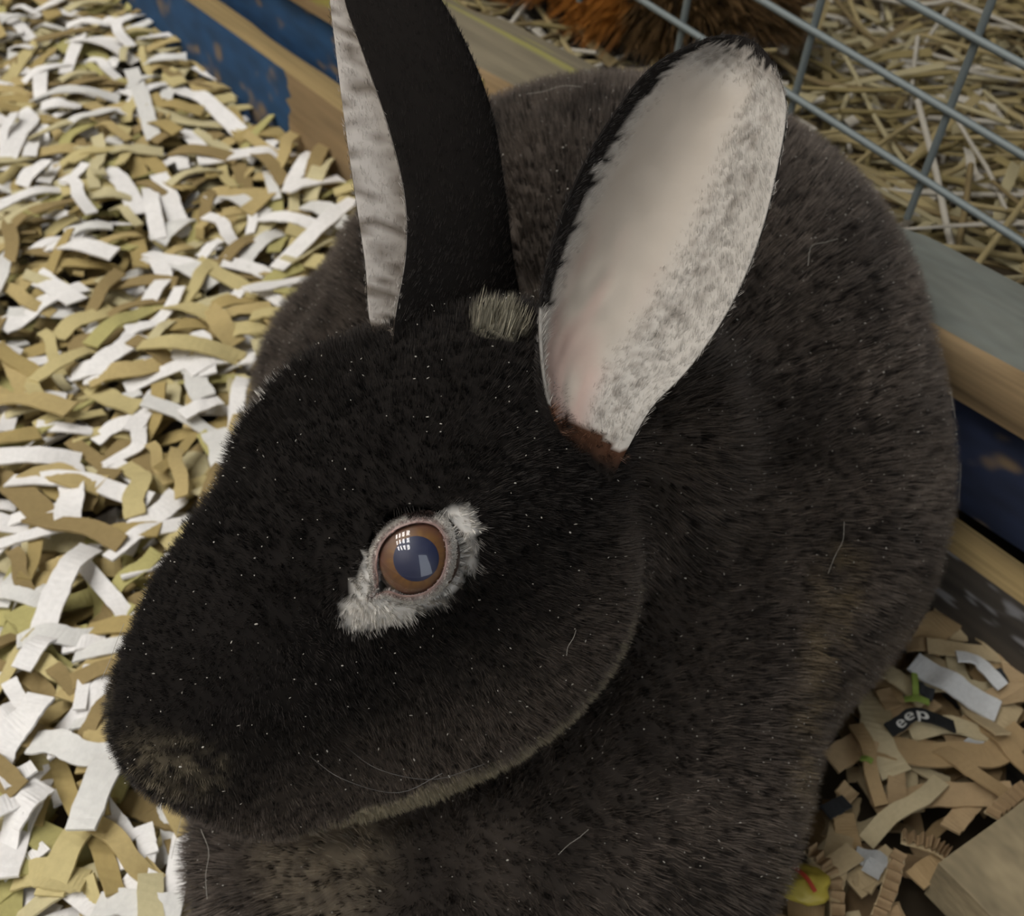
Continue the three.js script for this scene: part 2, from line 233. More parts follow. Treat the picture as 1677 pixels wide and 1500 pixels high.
// naive surface nets over the blocks that the surface crosses
function skinOf(distance, lo, hi, cell) {
  const B = 8, n = [0, 1, 2].map((i) => Math.ceil((hi[i] - lo[i]) / cell / B) * B), N = n.map((x) => x + 1);
  const field = new Float32Array(N[0] * N[1] * N[2]).fill(1), id = (i, j, k) => i + N[0] * (j + N[1] * k);
  for (let K = 0; K < n[2]; K += B) for (let J = 0; J < n[1]; J += B) for (let I = 0; I < n[0]; I += B) {
    const mid = distance(lo[0] + (I + B / 2) * cell, lo[1] + (J + B / 2) * cell, lo[2] + (K + B / 2) * cell);
    if (Math.abs(mid) > cell * B * 1.3) { if (mid < 0) for (let k = K; k <= K + B; k++) for (let j = J; j <= J + B; j++) for (let i = I; i <= I + B; i++) if (field[id(i, j, k)] === 1) field[id(i, j, k)] = -1; continue; }
    for (let k = K; k <= K + B; k++) for (let j = J; j <= J + B; j++) for (let i = I; i <= I + B; i++) field[id(i, j, k)] = distance(lo[0] + i * cell, lo[1] + j * cell, lo[2] + k * cell);
  }
  const vert = new Int32Array(field.length).fill(-1), pos = [], index = [];
  const corner = [[0, 0, 0], [1, 0, 0], [0, 1, 0], [1, 1, 0], [0, 0, 1], [1, 0, 1], [0, 1, 1], [1, 1, 1]], edge = [[0, 1], [2, 3], [4, 5], [6, 7], [0, 2], [1, 3], [4, 6], [5, 7], [0, 4], [1, 5], [2, 6], [3, 7]];
  for (let k = 0; k < n[2]; k++) for (let j = 0; j < n[1]; j++) for (let i = 0; i < n[0]; i++) {
    const f = corner.map((c) => field[id(i + c[0], j + c[1], k + c[2])]);
    let neg = 0; for (const x of f) if (x < 0) neg++;
    if (!neg || neg === 8) continue;
    let c = 0, x = 0, y = 0, z = 0;
    for (const [a, b] of edge) if (f[a] < 0 !== f[b] < 0) { const t = f[a] / (f[a] - f[b]); x += lerp(corner[a][0], corner[b][0], t); y += lerp(corner[a][1], corner[b][1], t); z += lerp(corner[a][2], corner[b][2], t); c++; }
    vert[id(i, j, k)] = pos.length / 3;
    pos.push(lo[0] + (i + x / c) * cell, lo[1] + (j + y / c) * cell, lo[2] + (k + z / c) * cell);
  }
  const quad = (a, b, c, d, flip) => flip ? index.push(a, c, b, a, d, c) : index.push(a, b, c, a, c, d);
  for (let k = 1; k < n[2]; k++) for (let j = 1; j < n[1]; j++) for (let i = 1; i < n[0]; i++) {
    const f0 = field[id(i, j, k)], here = f0 < 0;
    if (here !== field[id(i + 1, j, k)] < 0) quad(vert[id(i, j - 1, k - 1)], vert[id(i, j, k - 1)], vert[id(i, j, k)], vert[id(i, j - 1, k)], !here);
    if (here !== field[id(i, j + 1, k)] < 0) quad(vert[id(i - 1, j, k - 1)], vert[id(i - 1, j, k)], vert[id(i, j, k)], vert[id(i, j, k - 1)], !here);
    if (here !== field[id(i, j, k + 1)] < 0) quad(vert[id(i - 1, j - 1, k)], vert[id(i, j - 1, k)], vert[id(i, j, k)], vert[id(i - 1, j, k)], !here);
  }
  const g = new THREE.BufferGeometry();
  g.setAttribute('position', new THREE.Float32BufferAttribute(pos, 3)); g.setIndex(index);
  const nor = new Float32Array(pos.length), e = 0.0015;
  for (let v = 0; v < pos.length; v += 3) {
    const [x, y, z] = [pos[v], pos[v + 1], pos[v + 2]];
    const q = V(distance(x + e, y, z) - distance(x - e, y, z), distance(x, y + e, z) - distance(x, y - e, z), distance(x, y, z + e) - distance(x, y, z - e)).normalize();
    nor.set([q.x, q.y, q.z], v);
  }
  g.setAttribute('normal', new THREE.BufferAttribute(nor, 3));
  return g;
}
const skinGeo = skinOf(rabbitField, [-0.17, -0.01, -0.48], [0.18, 0.25, -0.07], 0.0025);

// markings and painted cheek sheen: colour of the hair at a place on the rabbit, where it lies and how long it is
const inside = (poly, x, y) => { let c = false; for (let i = 0, j = poly.length - 1; i < poly.length; j = i++) { const [a, b] = poly[i], [d, e] = poly[j]; if (b > y !== e > y && x < (d - a) * (y - b) / (e - b) + a) c = !c; } return c; };
const fromEye = (p) => { const d = (p.clone().sub(HEAD).dot(SIDE) < 0 ? mirrored(p.clone().sub(LOWER)) : p.clone()).sub(EYE).multiplyScalar(1000); return [d.dot(ACROSS), d.dot(ALONG), d.dot(OUT)]; };
const BLACK = [0.0105, 0.0088, 0.0078], SABLE = [0.062, 0.050, 0.041], TAN = [0.10, 0.075, 0.042], CREAM = [0.30, 0.26, 0.18], WHITE = [0.64, 0.61, 0.565], PINK = [0.42, 0.28, 0.245];
const TUFT = V(-0.0025, 0.205, -0.203);
function look(p, n) {
  const [f, h, s] = headOf(p), onHead = union(headShapes, p.x, p.y, p.z) < union(trunkShapes, p.x, p.y, p.z) - 0.0005;
  const [ex, ey, ez] = fromEye(p);
  const speck = noise(p.x * 420, p.y * 420, p.z * 420);
  if (onHead) {
    let c = mix3(BLACK, SABLE, smooth(2, -34, h + speck * 6) * 0.75), len = 0.0027;  // hair turns paler down the cheek: its sheen is painted into the colour
    if (ez > -6) { if (inside(EYE_PATCH, ex, ey)) { c = WHITE; len = 0.0024; } }
    if (h < lerp(-46, -36, smooth(10, 50, f)) + speck * 3) c = CREAM;                                                        // under the jaw
    const lip = Math.hypot(f - 71, (h - 1) * 1.3, (Math.abs(s) - 11) * 0.9);
    if (lip < 15) c = mix3(c, [0.15, 0.125, 0.085], smooth(15, 6, lip) * clamp(0.4 + speck) * 0.75);                        // round the nostrils
    if (f > 40) len = 0.0019;
    if (p.distanceTo(TUFT) < 0.0052 + 0.002 * speck) { c = [0.24, 0.22, 0.165]; len = 0.0055; }            // pale tuft between the ears
    return { c, len, flow: FORE.clone().multiplyScalar(-1), dens: 1.35 };
  }
    let c = mix3(SABLE, BLACK, 0.42 + 0.3 * noise(p.x * 30, p.y * 30, p.z * 30) + 0.1 * speck);
  const flank = smooth(0.03, 0.10, p.x) * smooth(0.10, 0.03, p.y) * smooth(-0.33, -0.22, p.z);
  c = mix3(c, TAN, flank * clamp(0.35 + 0.7 * noise(p.x * 90, p.y * 60, p.z * 90)) * 0.6);
  const throat = smooth(0.026, 0.010, p.distanceTo(V(-0.047, 0.088, -0.151)));
  const rib = new THREE.Line3(V(0.088, 0.107, -0.218), V(0.077, 0.075, -0.183)).closestPointToPoint(p, true, V()).distanceTo(p);
  c = mix3(c, TAN, 0.8 * smooth(0.016, 0.004, rib) * clamp(0.35 + 0.8 * noise(p.x * 150, p.y * 60, p.z * 150)));
  c = mix3(c, [0.175, 0.145, 0.105], throat * clamp(0.55 + 0.6 * speck));
  return { c, len: 0.0046, flow: V(0.25, -0.45, -0.85).addScaledVector(p.clone().sub(V(0.03, 0.05, -0.3)), 2).normalize(), dens: 0.62 };
}
{
  const p = skinGeo.attributes.position, n = skinGeo.attributes.normal, c = [], fl = [], ln = [];
  for (let i = 0; i < p.count; i++) {
    const q = V(p.getX(i), p.getY(i), p.getZ(i)), m = V(n.getX(i), n.getY(i), n.getZ(i)), k = look(q, m);
    c.push(...k.c); fl.push(k.flow.x, k.flow.y, k.flow.z); ln.push(k.len, m.y < -0.55 || q.y < 0.004 ? 0 : k.dens);
  }
  skinGeo.setAttribute('color', new THREE.Float32BufferAttribute(c, 3)); skinGeo.setAttribute('flow', new THREE.Float32BufferAttribute(fl, 3)); skinGeo.setAttribute('hair', new THREE.Float32BufferAttribute(ln, 2));
}
// an ear: a cupped shell lofted over its two edges and the spine of its back
function ear(front, spine, back, mark, flip) {
  const curves = [front, spine, back].map((l) => new THREE.CatmullRomCurve3(l, false, 'centripetal')), NU = 30, NV = 64;
  const on = (u, v) => { const [a, s, b] = curves.map((q) => q.getPoint(v)), c = s.clone().multiplyScalar(2).addScaledVector(a, -0.5).addScaledVector(b, -0.5); return a.multiplyScalar((1 - u) ** 2).addScaledVector(c, 2 * u * (1 - u)).addScaledVector(b, u * u); };
  const pos = [], col = [], flow = [], hair = [], index = [], e = 0.004;
  for (const outer of [0, 1]) for (let j = 0; j <= NV; j++) for (let i = 0; i <= NU; i++) {
    const u = i / NU, v = j / NV, p = on(u, v);
    const du = on(clamp(u + e), v).sub(on(clamp(u - e), v)), dv = on(u, clamp(v + e)).sub(on(u, clamp(v - e)));
    const n = du.cross(dv).normalize().multiplyScalar(flip), rim = Math.min(u, 1 - u, (1 - v) * 2.2);
    if (!isFinite(n.x) || n.lengthSq() < 0.5) n.set(0, 0, 0);
    const wrinkle = (flip > 0 ? 0.0006 : 0.0002) * noise(u * 5, v * 14, flip * 7) * smooth(0.02, 0.2, rim);
    p.addScaledVector(n, outer ? -(0.0007 + 0.0019 * smooth(0, 0.25, rim)) : wrinkle);
    const k = mark(u, v, outer, rim, p);
    pos.push(p.x, p.y, p.z); col.push(...k.c); const d = dv.normalize(); flow.push(d.x, d.y, d.z); hair.push(k.len, k.dens);
  }
  const W = NU + 1, O = W * (NV + 1), q = (a, b, c, d, f) => f > 0 ? index.push(a, b, c, a, c, d) : index.push(a, c, b, a, d, c);
  for (let j = 0; j < NV; j++) for (let i = 0; i < NU; i++) { const k = j * W + i; q(k, k + 1, k + W + 1, k + W, flip); q(O + k, O + k + 1, O + k + W + 1, O + k + W, -flip); }
  for (let j = 0; j < NV; j++) { const k = j * W, r = k + NU; q(k, k + W, O + k + W, O + k, flip); q(r, r + W, O + r + W, O + r, -flip); }
  for (let i = 0; i < NU; i++) { const k = NV * W + i; q(k, k + 1, O + k + 1, O + k, flip); }
  const g = new THREE.BufferGeometry();
  g.setAttribute('position', new THREE.Float32BufferAttribute(pos, 3)); g.setAttribute('color', new THREE.Float32BufferAttribute(col, 3));
  g.setAttribute('flow', new THREE.Float32BufferAttribute(flow, 3)); g.setAttribute('hair', new THREE.Float32BufferAttribute(hair, 2));
  g.setIndex(index); g.computeVertexNormals();
  return g;
}
const EARSKIN = [0.40, 0.355, 0.305];
const leftEar = ear(LEFT_EAR_FRONT, LEFT_EAR_SPINE, LEFT_EAR_BACK, (u, v, outer, rim, p) => {
  const n = noise(p.x * 500, p.y * 500, p.z * 500), big = noise(u * 4, v * 5, 2);
  if (outer) return { c: BLACK, len: 0.0013, dens: 1.0 };
  if (v > 0.965 - 0.02 * n || (u < 0.09 + 0.03 * n && v > 0.35)) return { c: BLACK, len: 0.0013, dens: 1.0 };
  if (v < 0.13 + 0.03 * big) return { c: mix3([0.06, 0.028, 0.016], BLACK, smooth(0.1, 0.02, v)), len: 0.0022, dens: 0.7 };
  const fringe = Math.max(smooth(0.24, 0.06, u), smooth(0.62, 0.82, u), smooth(0.82, 0.95, v));
  const dusk = smooth(0.70, 0.78, u) * smooth(0.95, 0.88, u) * clamp(n * 1.5);
  let c = mix3(mix3(EARSKIN, PINK, 0.65 * smooth(0.45, 0.15, v + 0.2 * big)), [0.42, 0.395, 0.36], fringe);
  c = mix3(c, [0.10, 0.08, 0.06], Math.max(dusk * 0.6, smooth(0.88, 0.97, v + 0.04 * n) * 0.6));
  return { c, len: 0.0009 + 0.0007 * fringe, dens: 1.3 * smooth(0.15, 0.7, fringe) };
}, 1);
const rightEar = ear(RIGHT_EAR_FRONT, RIGHT_EAR_SPINE, RIGHT_EAR_BACK, (u, v, outer, rim, p) => {
  const n = noise(p.x * 500, p.y * 500, p.z * 500);
  if (outer) return { c: BLACK, len: 0.0013, dens: 1.0 };
  if (v < 0.1) return { c: SABLE, len: 0.002, dens: 0.8 };
  return { c: mix3([0.46, 0.425, 0.39], [0.17, 0.145, 0.12], smooth(0.75, 0.95, u) * smooth(0.0, 0.5, n)), len: 0.0011, dens: 0.9 };
}, -1);
const bodyGeo = mergeGeometries([skinGeo, leftEar, rightEar]);
const rabbit = tag(group('rabbit'), 'black velvety short-haired rabbit with upright ears and white-ringed brown eye', 'rabbit');
const hide = new THREE.MeshPhysicalMaterial({ color: 0xffffff, vertexColors: true, roughness: 0.95, specularIntensity: 0.2 });
add('body', bodyGeo, hide, rabbit);
let lidGeo;
// the left eye: ball, iris, pupil, cornea; then the lids
{
  const frame = new THREE.Matrix4().makeBasis(ACROSS, OUT, ALONG.clone().negate()).setPosition(EYE);   // sphere pole looks out of the eye
  const cap = (r, from, to) => new THREE.SphereGeometry(r, 64, 24, 0, Math.PI * 2, from, to - from);
  const lean = new THREE.Matrix4().makeRotationAxis(V(0, 0, 1), -0.06);
  const eye = add('eyeball', new THREE.SphereGeometry(EYE_RADIUS - 0.0007, 48, 32).applyMatrix4(frame), new THREE.MeshStandardMaterial({ color: new THREE.Color().setRGB(0.05, 0.03, 0.022), roughness: 0.35 }), rabbit);
  const iris = cap(EYE_RADIUS - 0.0001, 0.48, 0.92), ip = iris.attributes.position, ic = [];
  for (let i = 0; i < ip.count; i++) {
    const th = Math.acos(clamp(ip.getY(i) / (EYE_RADIUS - 0.0001), -1, 1)), ph = Math.atan2(ip.getZ(i), ip.getX(i));
    const ray = noise(Math.cos(ph) * 9, Math.sin(ph) * 9, th * 2), t = (th - 0.48) / 0.46;
    ic.push(...mix3([0.13 + 0.03 * ray, 0.060 + 0.018 * ray, 0.018], [0.098 + 0.02 * ray, 0.043, 0.026], smooth(0.1, 0.7, t)).map((x) => x * (t > 0.9 ? 0.45 : 1)));
  }
  iris.setAttribute('color', new THREE.Float32BufferAttribute(ic, 3));
  add('iris', iris.applyMatrix4(lean).applyMatrix4(frame), new THREE.MeshStandardMaterial({ vertexColors: true, roughness: 0.5 }), eye).userData.label = 'brown iris';
  add('pupil', cap(EYE_RADIUS - 0.00005, 0, 0.49).applyMatrix4(lean).applyMatrix4(frame), new THREE.MeshStandardMaterial({ color: new THREE.Color().setRGB(0.007, 0.012, 0.045), roughness: 0.5 }), eye).userData.label = 'dark pupil with blue sky reflection painted in';  // blue of the reflected sky is painted into the pupil colour
  const cornea = add('cornea', cap(EYE_RADIUS + 0.0002, 0, 0.94).applyMatrix4(frame), new THREE.MeshPhysicalMaterial({ color: 0xffffff, transmission: 1, thickness: 0, roughness: 0.0, ior: 1.5 }), eye);
  cornea.castShadow = false;
  // lids: from the rim on the ball out to the hide
  const outline = new THREE.CatmullRomCurve3(EYE_OPENING.map(([x, y]) => V(x, y, 0)), true, 'catmullrom', 0.5).getPoints(96).slice(0, 96), rings = [[1.0, 0.15], [1.0, 0.4], [1.035, 0.55], [1.09, 0.5], [1.17, 0.3], [1.3, -0.3]];
  const pos = [], col = [], idx = [], flow = [], hair = [];
  rings.forEach(([k, lift], r) => outline.forEach((o) => {
    const x = o.x * k, y = o.y * k, flat = EYE.clone().addScaledVector(ACROSS, x / 1000).addScaledVector(ALONG, y / 1000);
    const ball = Math.sqrt(Math.max(0, 9.3 ** 2 - x * x - y * y)) / 1000;
    let z = 0.014; for (let i = 0; i < 40; i++) { const q = flat.clone().addScaledVector(OUT, z), d = union(headShapes, q.x, q.y, q.z) + 0.0012; if (d < 1e-5) break; z -= d * 0.8; }
    const w = r < 2 ? 0 : smooth(1, rings.length - 1, r), rim = Math.max(ball, x * x + y * y > 70 ? z - 0.0012 : 0);
    const p = flat.addScaledVector(OUT, Math.max(lerp(rim, z, w), ball) + lift / 1000);
    pos.push(p.x, p.y, p.z);
    col.push(...[[0.02, 0.013, 0.011], [0.07, 0.036, 0.03], [0.36, 0.24, 0.215], [0.46, 0.39, 0.36], WHITE, WHITE][r > 2 && !inside(EYE_PATCH, x * 1.02, y * 1.02) ? 0 : r]);
    const away = ACROSS.clone().multiplyScalar(x).addScaledVector(ALONG, y).normalize(); flow.push(away.x, away.y, away.z); hair.push(r < 3 ? 0.0004 : 0.0019, r < 2 ? 0 : 1);
  }));
  for (let r = 0; r < rings.length - 1; r++) for (let i = 0; i < 96; i++) { const a = r * 96 + i, b = r * 96 + (i + 1) % 96; idx.push(a, a + 96, b, b, a + 96, b + 96); }
  const g = new THREE.BufferGeometry(); g.setAttribute('position', new THREE.Float32BufferAttribute(pos, 3)); g.setAttribute('color', new THREE.Float32BufferAttribute(col, 3)); g.setIndex(idx); g.computeVertexNormals();
  g.setAttribute('flow', new THREE.Float32BufferAttribute(flow, 3)); g.setAttribute('hair', new THREE.Float32BufferAttribute(hair, 2)); lidGeo = g;
  add('eyelids', g, new THREE.MeshPhysicalMaterial({ vertexColors: true, roughness: 0.6, clearcoat: 0.15, clearcoatRoughness: 0.3, side: THREE.DoubleSide }), rabbit).userData.label = 'pink eyelids rimmed with white fur';
}
// the right eye, on the far side of the face
{
  const M = new THREE.Matrix4().makeTranslation(HEAD.x + LOWER.x, HEAD.y + LOWER.y, HEAD.z + LOWER.z).multiply(new THREE.Matrix4().set(1 - 2 * SIDE.x * SIDE.x, -2 * SIDE.x * SIDE.y, -2 * SIDE.x * SIDE.z, 0, -2 * SIDE.x * SIDE.y, 1 - 2 * SIDE.y * SIDE.y, -2 * SIDE.y * SIDE.z, 0, -2 * SIDE.x * SIDE.z, -2 * SIDE.y * SIDE.z, 1 - 2 * SIDE.z * SIDE.z, 0, 0, 0, 0, 1)).multiply(new THREE.Matrix4().makeTranslation(-HEAD.x, -HEAD.y, -HEAD.z));
  const flipped = (g) => { const r = g.clone().applyMatrix4(M), i = r.index.array; for (let k = 0; k < i.length; k += 3) { const a = i[k]; i[k] = i[k + 1]; i[k + 1] = a; } return r; };
  for (const o of [...rabbit.children]) if (o.name === 'eyeball' || o.name === 'eyelids') {
    const r = add(o.name, flipped(o.geometry), o.material, rabbit); Object.assign(r.userData, o.userData);
    for (const c of o.children) { const q = add(c.name, flipped(c.geometry), c.material, r); Object.assign(q.userData, c.userData); q.castShadow = c.castShadow; }
  }
}
// fur: small tufts of tapered hairs set all over a hide
function tuft(seed, hairs, width) {
  const rnd = seeded(seed), pos = [], idx = [];
  for (let k = 0; k < hairs; k++) {
    const a = rnd() * 6.283, r = Math.sqrt(rnd()), bx = r * Math.cos(a), bz = r * Math.sin(a), len = 0.7 + 0.45 * rnd(), lean = 0.9 * (rnd() - 0.35), turn = rnd() * 6.283, cx = Math.cos(turn), cz = Math.sin(turn), o = pos.length / 3;
    for (const [t, w] of [[0, 1], [0.45, 0.85], [0.8, 0.5]]) { const ox = bx + bx * lean * t * t + 0.3 * cz * t * t, oz = bz + bz * lean * t * t; pos.push(ox - cx * width * w, len * t, oz - cz * width * w, ox + cx * width * w, len * t, oz + cz * width * w); }
    pos.push(bx * (1 + lean) + 0.4 * cz, len, bz * (1 + lean));
    idx.push(o, o + 1, o + 2, o + 1, o + 3, o + 2, o + 2, o + 3, o + 4, o + 3, o + 5, o + 4, o + 4, o + 5, o + 6);
  }
  const g = new THREE.BufferGeometry(); g.setAttribute('position', new THREE.Float32BufferAttribute(pos, 3)); g.setIndex(idx); g.computeVertexNormals();
  return g;
}
const hairMaterial = new THREE.MeshPhysicalMaterial({ color: 0xffffff, roughness: 0.62, specularIntensity: 0.6, side: THREE.DoubleSide });
function fur(parent, name, geo, count, spread, keep, seed, stray = 0.17) {
  const rnd = seeded(seed), P = geo.attributes.position, N = geo.attributes.normal, C = geo.attributes.color, L = geo.attributes.flow, Hh = geo.attributes.hair, I = geo.index.array, T = I.length / 3;
  const sum = new Float64Array(T), a = V(), b = V(), c = V(); let total = 0;
  for (let t = 0; t < T; t++) {
    a.fromBufferAttribute(P, I[t * 3]); b.fromBufferAttribute(P, I[t * 3 + 1]); c.fromBufferAttribute(P, I[t * 3 + 2]);
    total += b.sub(a).cross(c.sub(a)).length() * (Hh.getY(I[t * 3]) + Hh.getY(I[t * 3 + 1]) + Hh.getY(I[t * 3 + 2])); sum[t] = total;
  }
  const kinds = [0, 1, 2, 3].map((k) => k < 2 ? tuft(seed + k, 7, 0.17) : tuft(seed + k, 6, 0.062)), sets = kinds.map(() => ({ m: [], c: [] }));
  const m = new THREE.Matrix4(), n = V(), fl = V(), p = V(), x = V(), z = V(), col = [0, 0, 0];
  for (let i = 0; i < count; i++) {
    const want = rnd() * total; let lo = 0, hi = T - 1; while (lo < hi) { const mid = (lo + hi) >> 1; sum[mid] < want ? lo = mid + 1 : hi = mid; }
    let u = rnd(), v = rnd(); if (u + v > 1) { u = 1 - u; v = 1 - v; }
    const id = [I[lo * 3], I[lo * 3 + 1], I[lo * 3 + 2]], w = [1 - u - v, u, v];
    p.set(0, 0, 0); n.set(0, 0, 0); fl.set(0, 0, 0); col.fill(0); let len = 0;
    id.forEach((q, k) => { p.addScaledVector(a.fromBufferAttribute(P, q), w[k]); n.addScaledVector(a.fromBufferAttribute(N, q), w[k]); fl.addScaledVector(a.fromBufferAttribute(L, q), w[k]); len += Hh.getX(q) * w[k]; col[0] += C.getX(q) * w[k]; col[1] += C.getY(q) * w[k]; col[2] += C.getZ(q) * w[k]; });
    n.normalize();
    if (keep && !keep(p, n)) { continue; }
    fl.addScaledVector(n, -fl.dot(n)).normalize();
    const comb = (len < 0.0018 ? 1.5 : 0.2) + 0.2 * noise(p.x * 70, p.y * 70, p.z * 70);
    const d = n.clone().multiplyScalar(1).addScaledVector(fl, comb).add(a.set(rnd() - 0.5, rnd() - 0.5, rnd() - 0.5).multiplyScalar(stray * 2)).normalize();
    x.set(rnd() - 0.5, rnd() - 0.5, rnd() - 0.5).cross(d).normalize(); z.crossVectors(x, d);
    const dark = col[0] < 0.2, guard = dark && rnd() < 0.58, fine = guard || len < 0.0018;          // dark coats: dense black undercoat below longer, paler guard hairs
    const s = len * (guard ? 1.0 + 0.25 * rnd() : dark ? 0.55 + 0.2 * rnd() : 0.8 + 0.4 * rnd()), q = (0.00018 + len * spread) * (0.8 + 0.5 * rnd()) * (fine ? 2.1 : 1);
    m.set(x.x * q, d.x * s, z.x * q, p.x - n.x * 0.0003, x.y * q, d.y * s, z.y * q, p.y - n.y * 0.0003, x.z * q, d.z * s, z.z * q, p.z - n.z * 0.0003, 0, 0, 0, 1);
    const set = sets[(fine ? 2 : 0) + i % 2], tone = !dark ? 0.8 + 0.35 * rnd() : (guard ? 2.6 : 0.42) * (0.72 + 0.6 * rnd()) * (1 + 0.25 * noise(p.x * 160, p.y * 160, p.z * 160));
    set.m.push(...m.elements); set.c.push(col[0] * tone, col[1] * tone, col[2] * tone);
  }
  sets.forEach((s, k) => {
    const o = new THREE.InstancedMesh(kinds[k], hairMaterial, s.c.length / 3); o.name = name; o.userData.kind = 'stuff';
    o.instanceMatrix.array.set(s.m); o.instanceColor = new THREE.InstancedBufferAttribute(new Float32Array(s.c), 3);
    o.castShadow = o.receiveShadow = true; parent.add(o);
  });
}
const rounded = EYE_OPENING.map(([x, y]) => [x * 1.08, y * 1.08]);
const offTheEye = (p) => { const [x, y, z] = fromEye(p); return !(z > -4 && inside(rounded, x, y)); };
// stray pale hairs and specks of dust caught in the coat
{
  const rnd = seeded(611), P = bodyGeo.attributes.position, N = bodyGeo.attributes.normal, count = skinGeo.attributes.position.count, dust = [], hairs = [], o = new THREE.Object3D();
  const pale = new THREE.MeshStandardMaterial({ color: new THREE.Color().setRGB(0.36, 0.34, 0.30), roughness: 0.7 });
  for (let i = 0; i < 5200; i++) {
    const k = (rnd() * count) | 0, p = V().fromBufferAttribute(P, k), n = V().fromBufferAttribute(N, k), l = look(p, n);
    if (n.y < -0.2 || !offTheEye(p)) continue;
    o.position.copy(p).addScaledVector(n, l.len * 0.95); o.rotation.set(rnd() * 6, rnd() * 6, rnd() * 6); o.scale.set(0.00010 + 0.00012 * rnd(), 0.00010, 0.00014 + 0.0003 * rnd() ** 3); o.updateMatrix(); dust.push(o.matrix.clone());
  }
  const im = new THREE.InstancedMesh(new THREE.IcosahedronGeometry(1, 0), pale, dust.length); im.name = 'dust'; im.userData.kind = 'stuff'; dust.forEach((m, i) => im.setMatrixAt(i, m)); rabbit.add(im);
  for (let i = 0; i < 46; i++) {
    const k = (rnd() * count) | 0, p = V().fromBufferAttribute(P, k), n = V().fromBufferAttribute(N, k); if (n.y < 0.15) continue;
    const t = V(rnd() - 0.5, rnd() - 0.5, rnd() - 0.5).cross(n).normalize(), b = t.clone().cross(n), L = 0.006 + 0.012 * rnd(), lift = look(p, n).len * 1.02;
    const pts = [0, 0.33, 0.66, 1].map((s) => p.clone().addScaledVector(n, lift + 0.0004 * rnd()).addScaledVector(t, L * (s - 0.5)).addScaledVector(b, 0.3 * L * (rnd() - 0.5)));
    hairs.push(new THREE.TubeGeometry(new THREE.CatmullRomCurve3(pts), 12, 0.00006, 4));
  }
  const s = add('stray_hair', mergeGeometries(hairs), pale, rabbit); s.userData.kind = 'stuff';
  const whisker = new THREE.MeshStandardMaterial({ color: new THREE.Color().setRGB(0.07, 0.065, 0.06), roughness: 0.5 });
  for (const side of [-1, 1]) for (let i = 0; i < 2; i++) {
    const r = inHead(50 - 6 * i, -8 - 6 * i, side * 27), out = SIDE.clone().multiplyScalar(side), L = 0.022 + 0.012 * rnd();
    add('whisker', new THREE.TubeGeometry(new THREE.CatmullRomCurve3([r, r.clone().addScaledVector(out, L * 0.35).addScaledVector(FORE, -L * 0.1), r.clone().addScaledVector(out, L * 0.6).addScaledVector(FORE, -L * 0.35).addScaledVector(CROWN, -L * (0.15 + 0.2 * rnd())), r.clone().addScaledVector(out, L * 0.7).addScaledVector(FORE, -L * 0.7).addScaledVector(CROWN, -L * 0.4)]), 16, 0.00008, 5), whisker, rabbit);
  }
}
fur(rabbit, 'fur', bodyGeo, 130000, 0.065, offTheEye, 501);

fur(rabbit, 'eyelid_fur', lidGeo, 2600, 0.04, null, 530);

// ---------------------------------------------------------------- shredded bedding in the pen
const rnd = seeded(9001);
const penBed = (x, z) => 0.004 + 0.007 * noise(x * 9, z * 9, 40) + 0.004 * noise(x * 26, z * 26, 41) + 0.020 * smooth(-0.45, -0.95, z) * smooth(0.0, -0.3, x);
const sideOf = (x, z) => V(x, 0, z).sub(WALL_AT).dot(INSIDE);
const paperOf = (c, k) => new THREE.MeshStandardMaterial({ roughness: 0.9, side: THREE.DoubleSide, map: painted(128, 32, (u, v) => { const n = noise(u * 14, v * 3, k) * 0.5 + noise(u * 50, v * 14, k + 2) * 0.5; return c.map((x) => x * (1 + 0.10 * n)); }) });
const WHITES = [paperOf([0.78, 0.76, 0.74], 50), paperOf([0.66, 0.65, 0.62], 51)];
const TANS = [paperOf([0.42, 0.30, 0.165], 52), paperOf([0.36, 0.25, 0.125], 53), paperOf([0.46, 0.36, 0.21], 54), paperOf([0.28, 0.19, 0.10], 55), paperOf([0.50, 0.42, 0.26], 56)];
const OLIVES = [paperOf([0.44, 0.34, 0.15], 62), paperOf([0.37, 0.28, 0.11], 63), paperOf([0.50, 0.42, 0.20], 64), paperOf([0.26, 0.19, 0.08], 65), paperOf([0.52, 0.46, 0.27], 66)];
const YELLOW = paperOf([0.40, 0.36, 0.14], 57), GREYPAPER = paperOf([0.40, 0.41, 0.41], 58), BLACKPAPER = paperOf([0.022, 0.024, 0.026], 59);
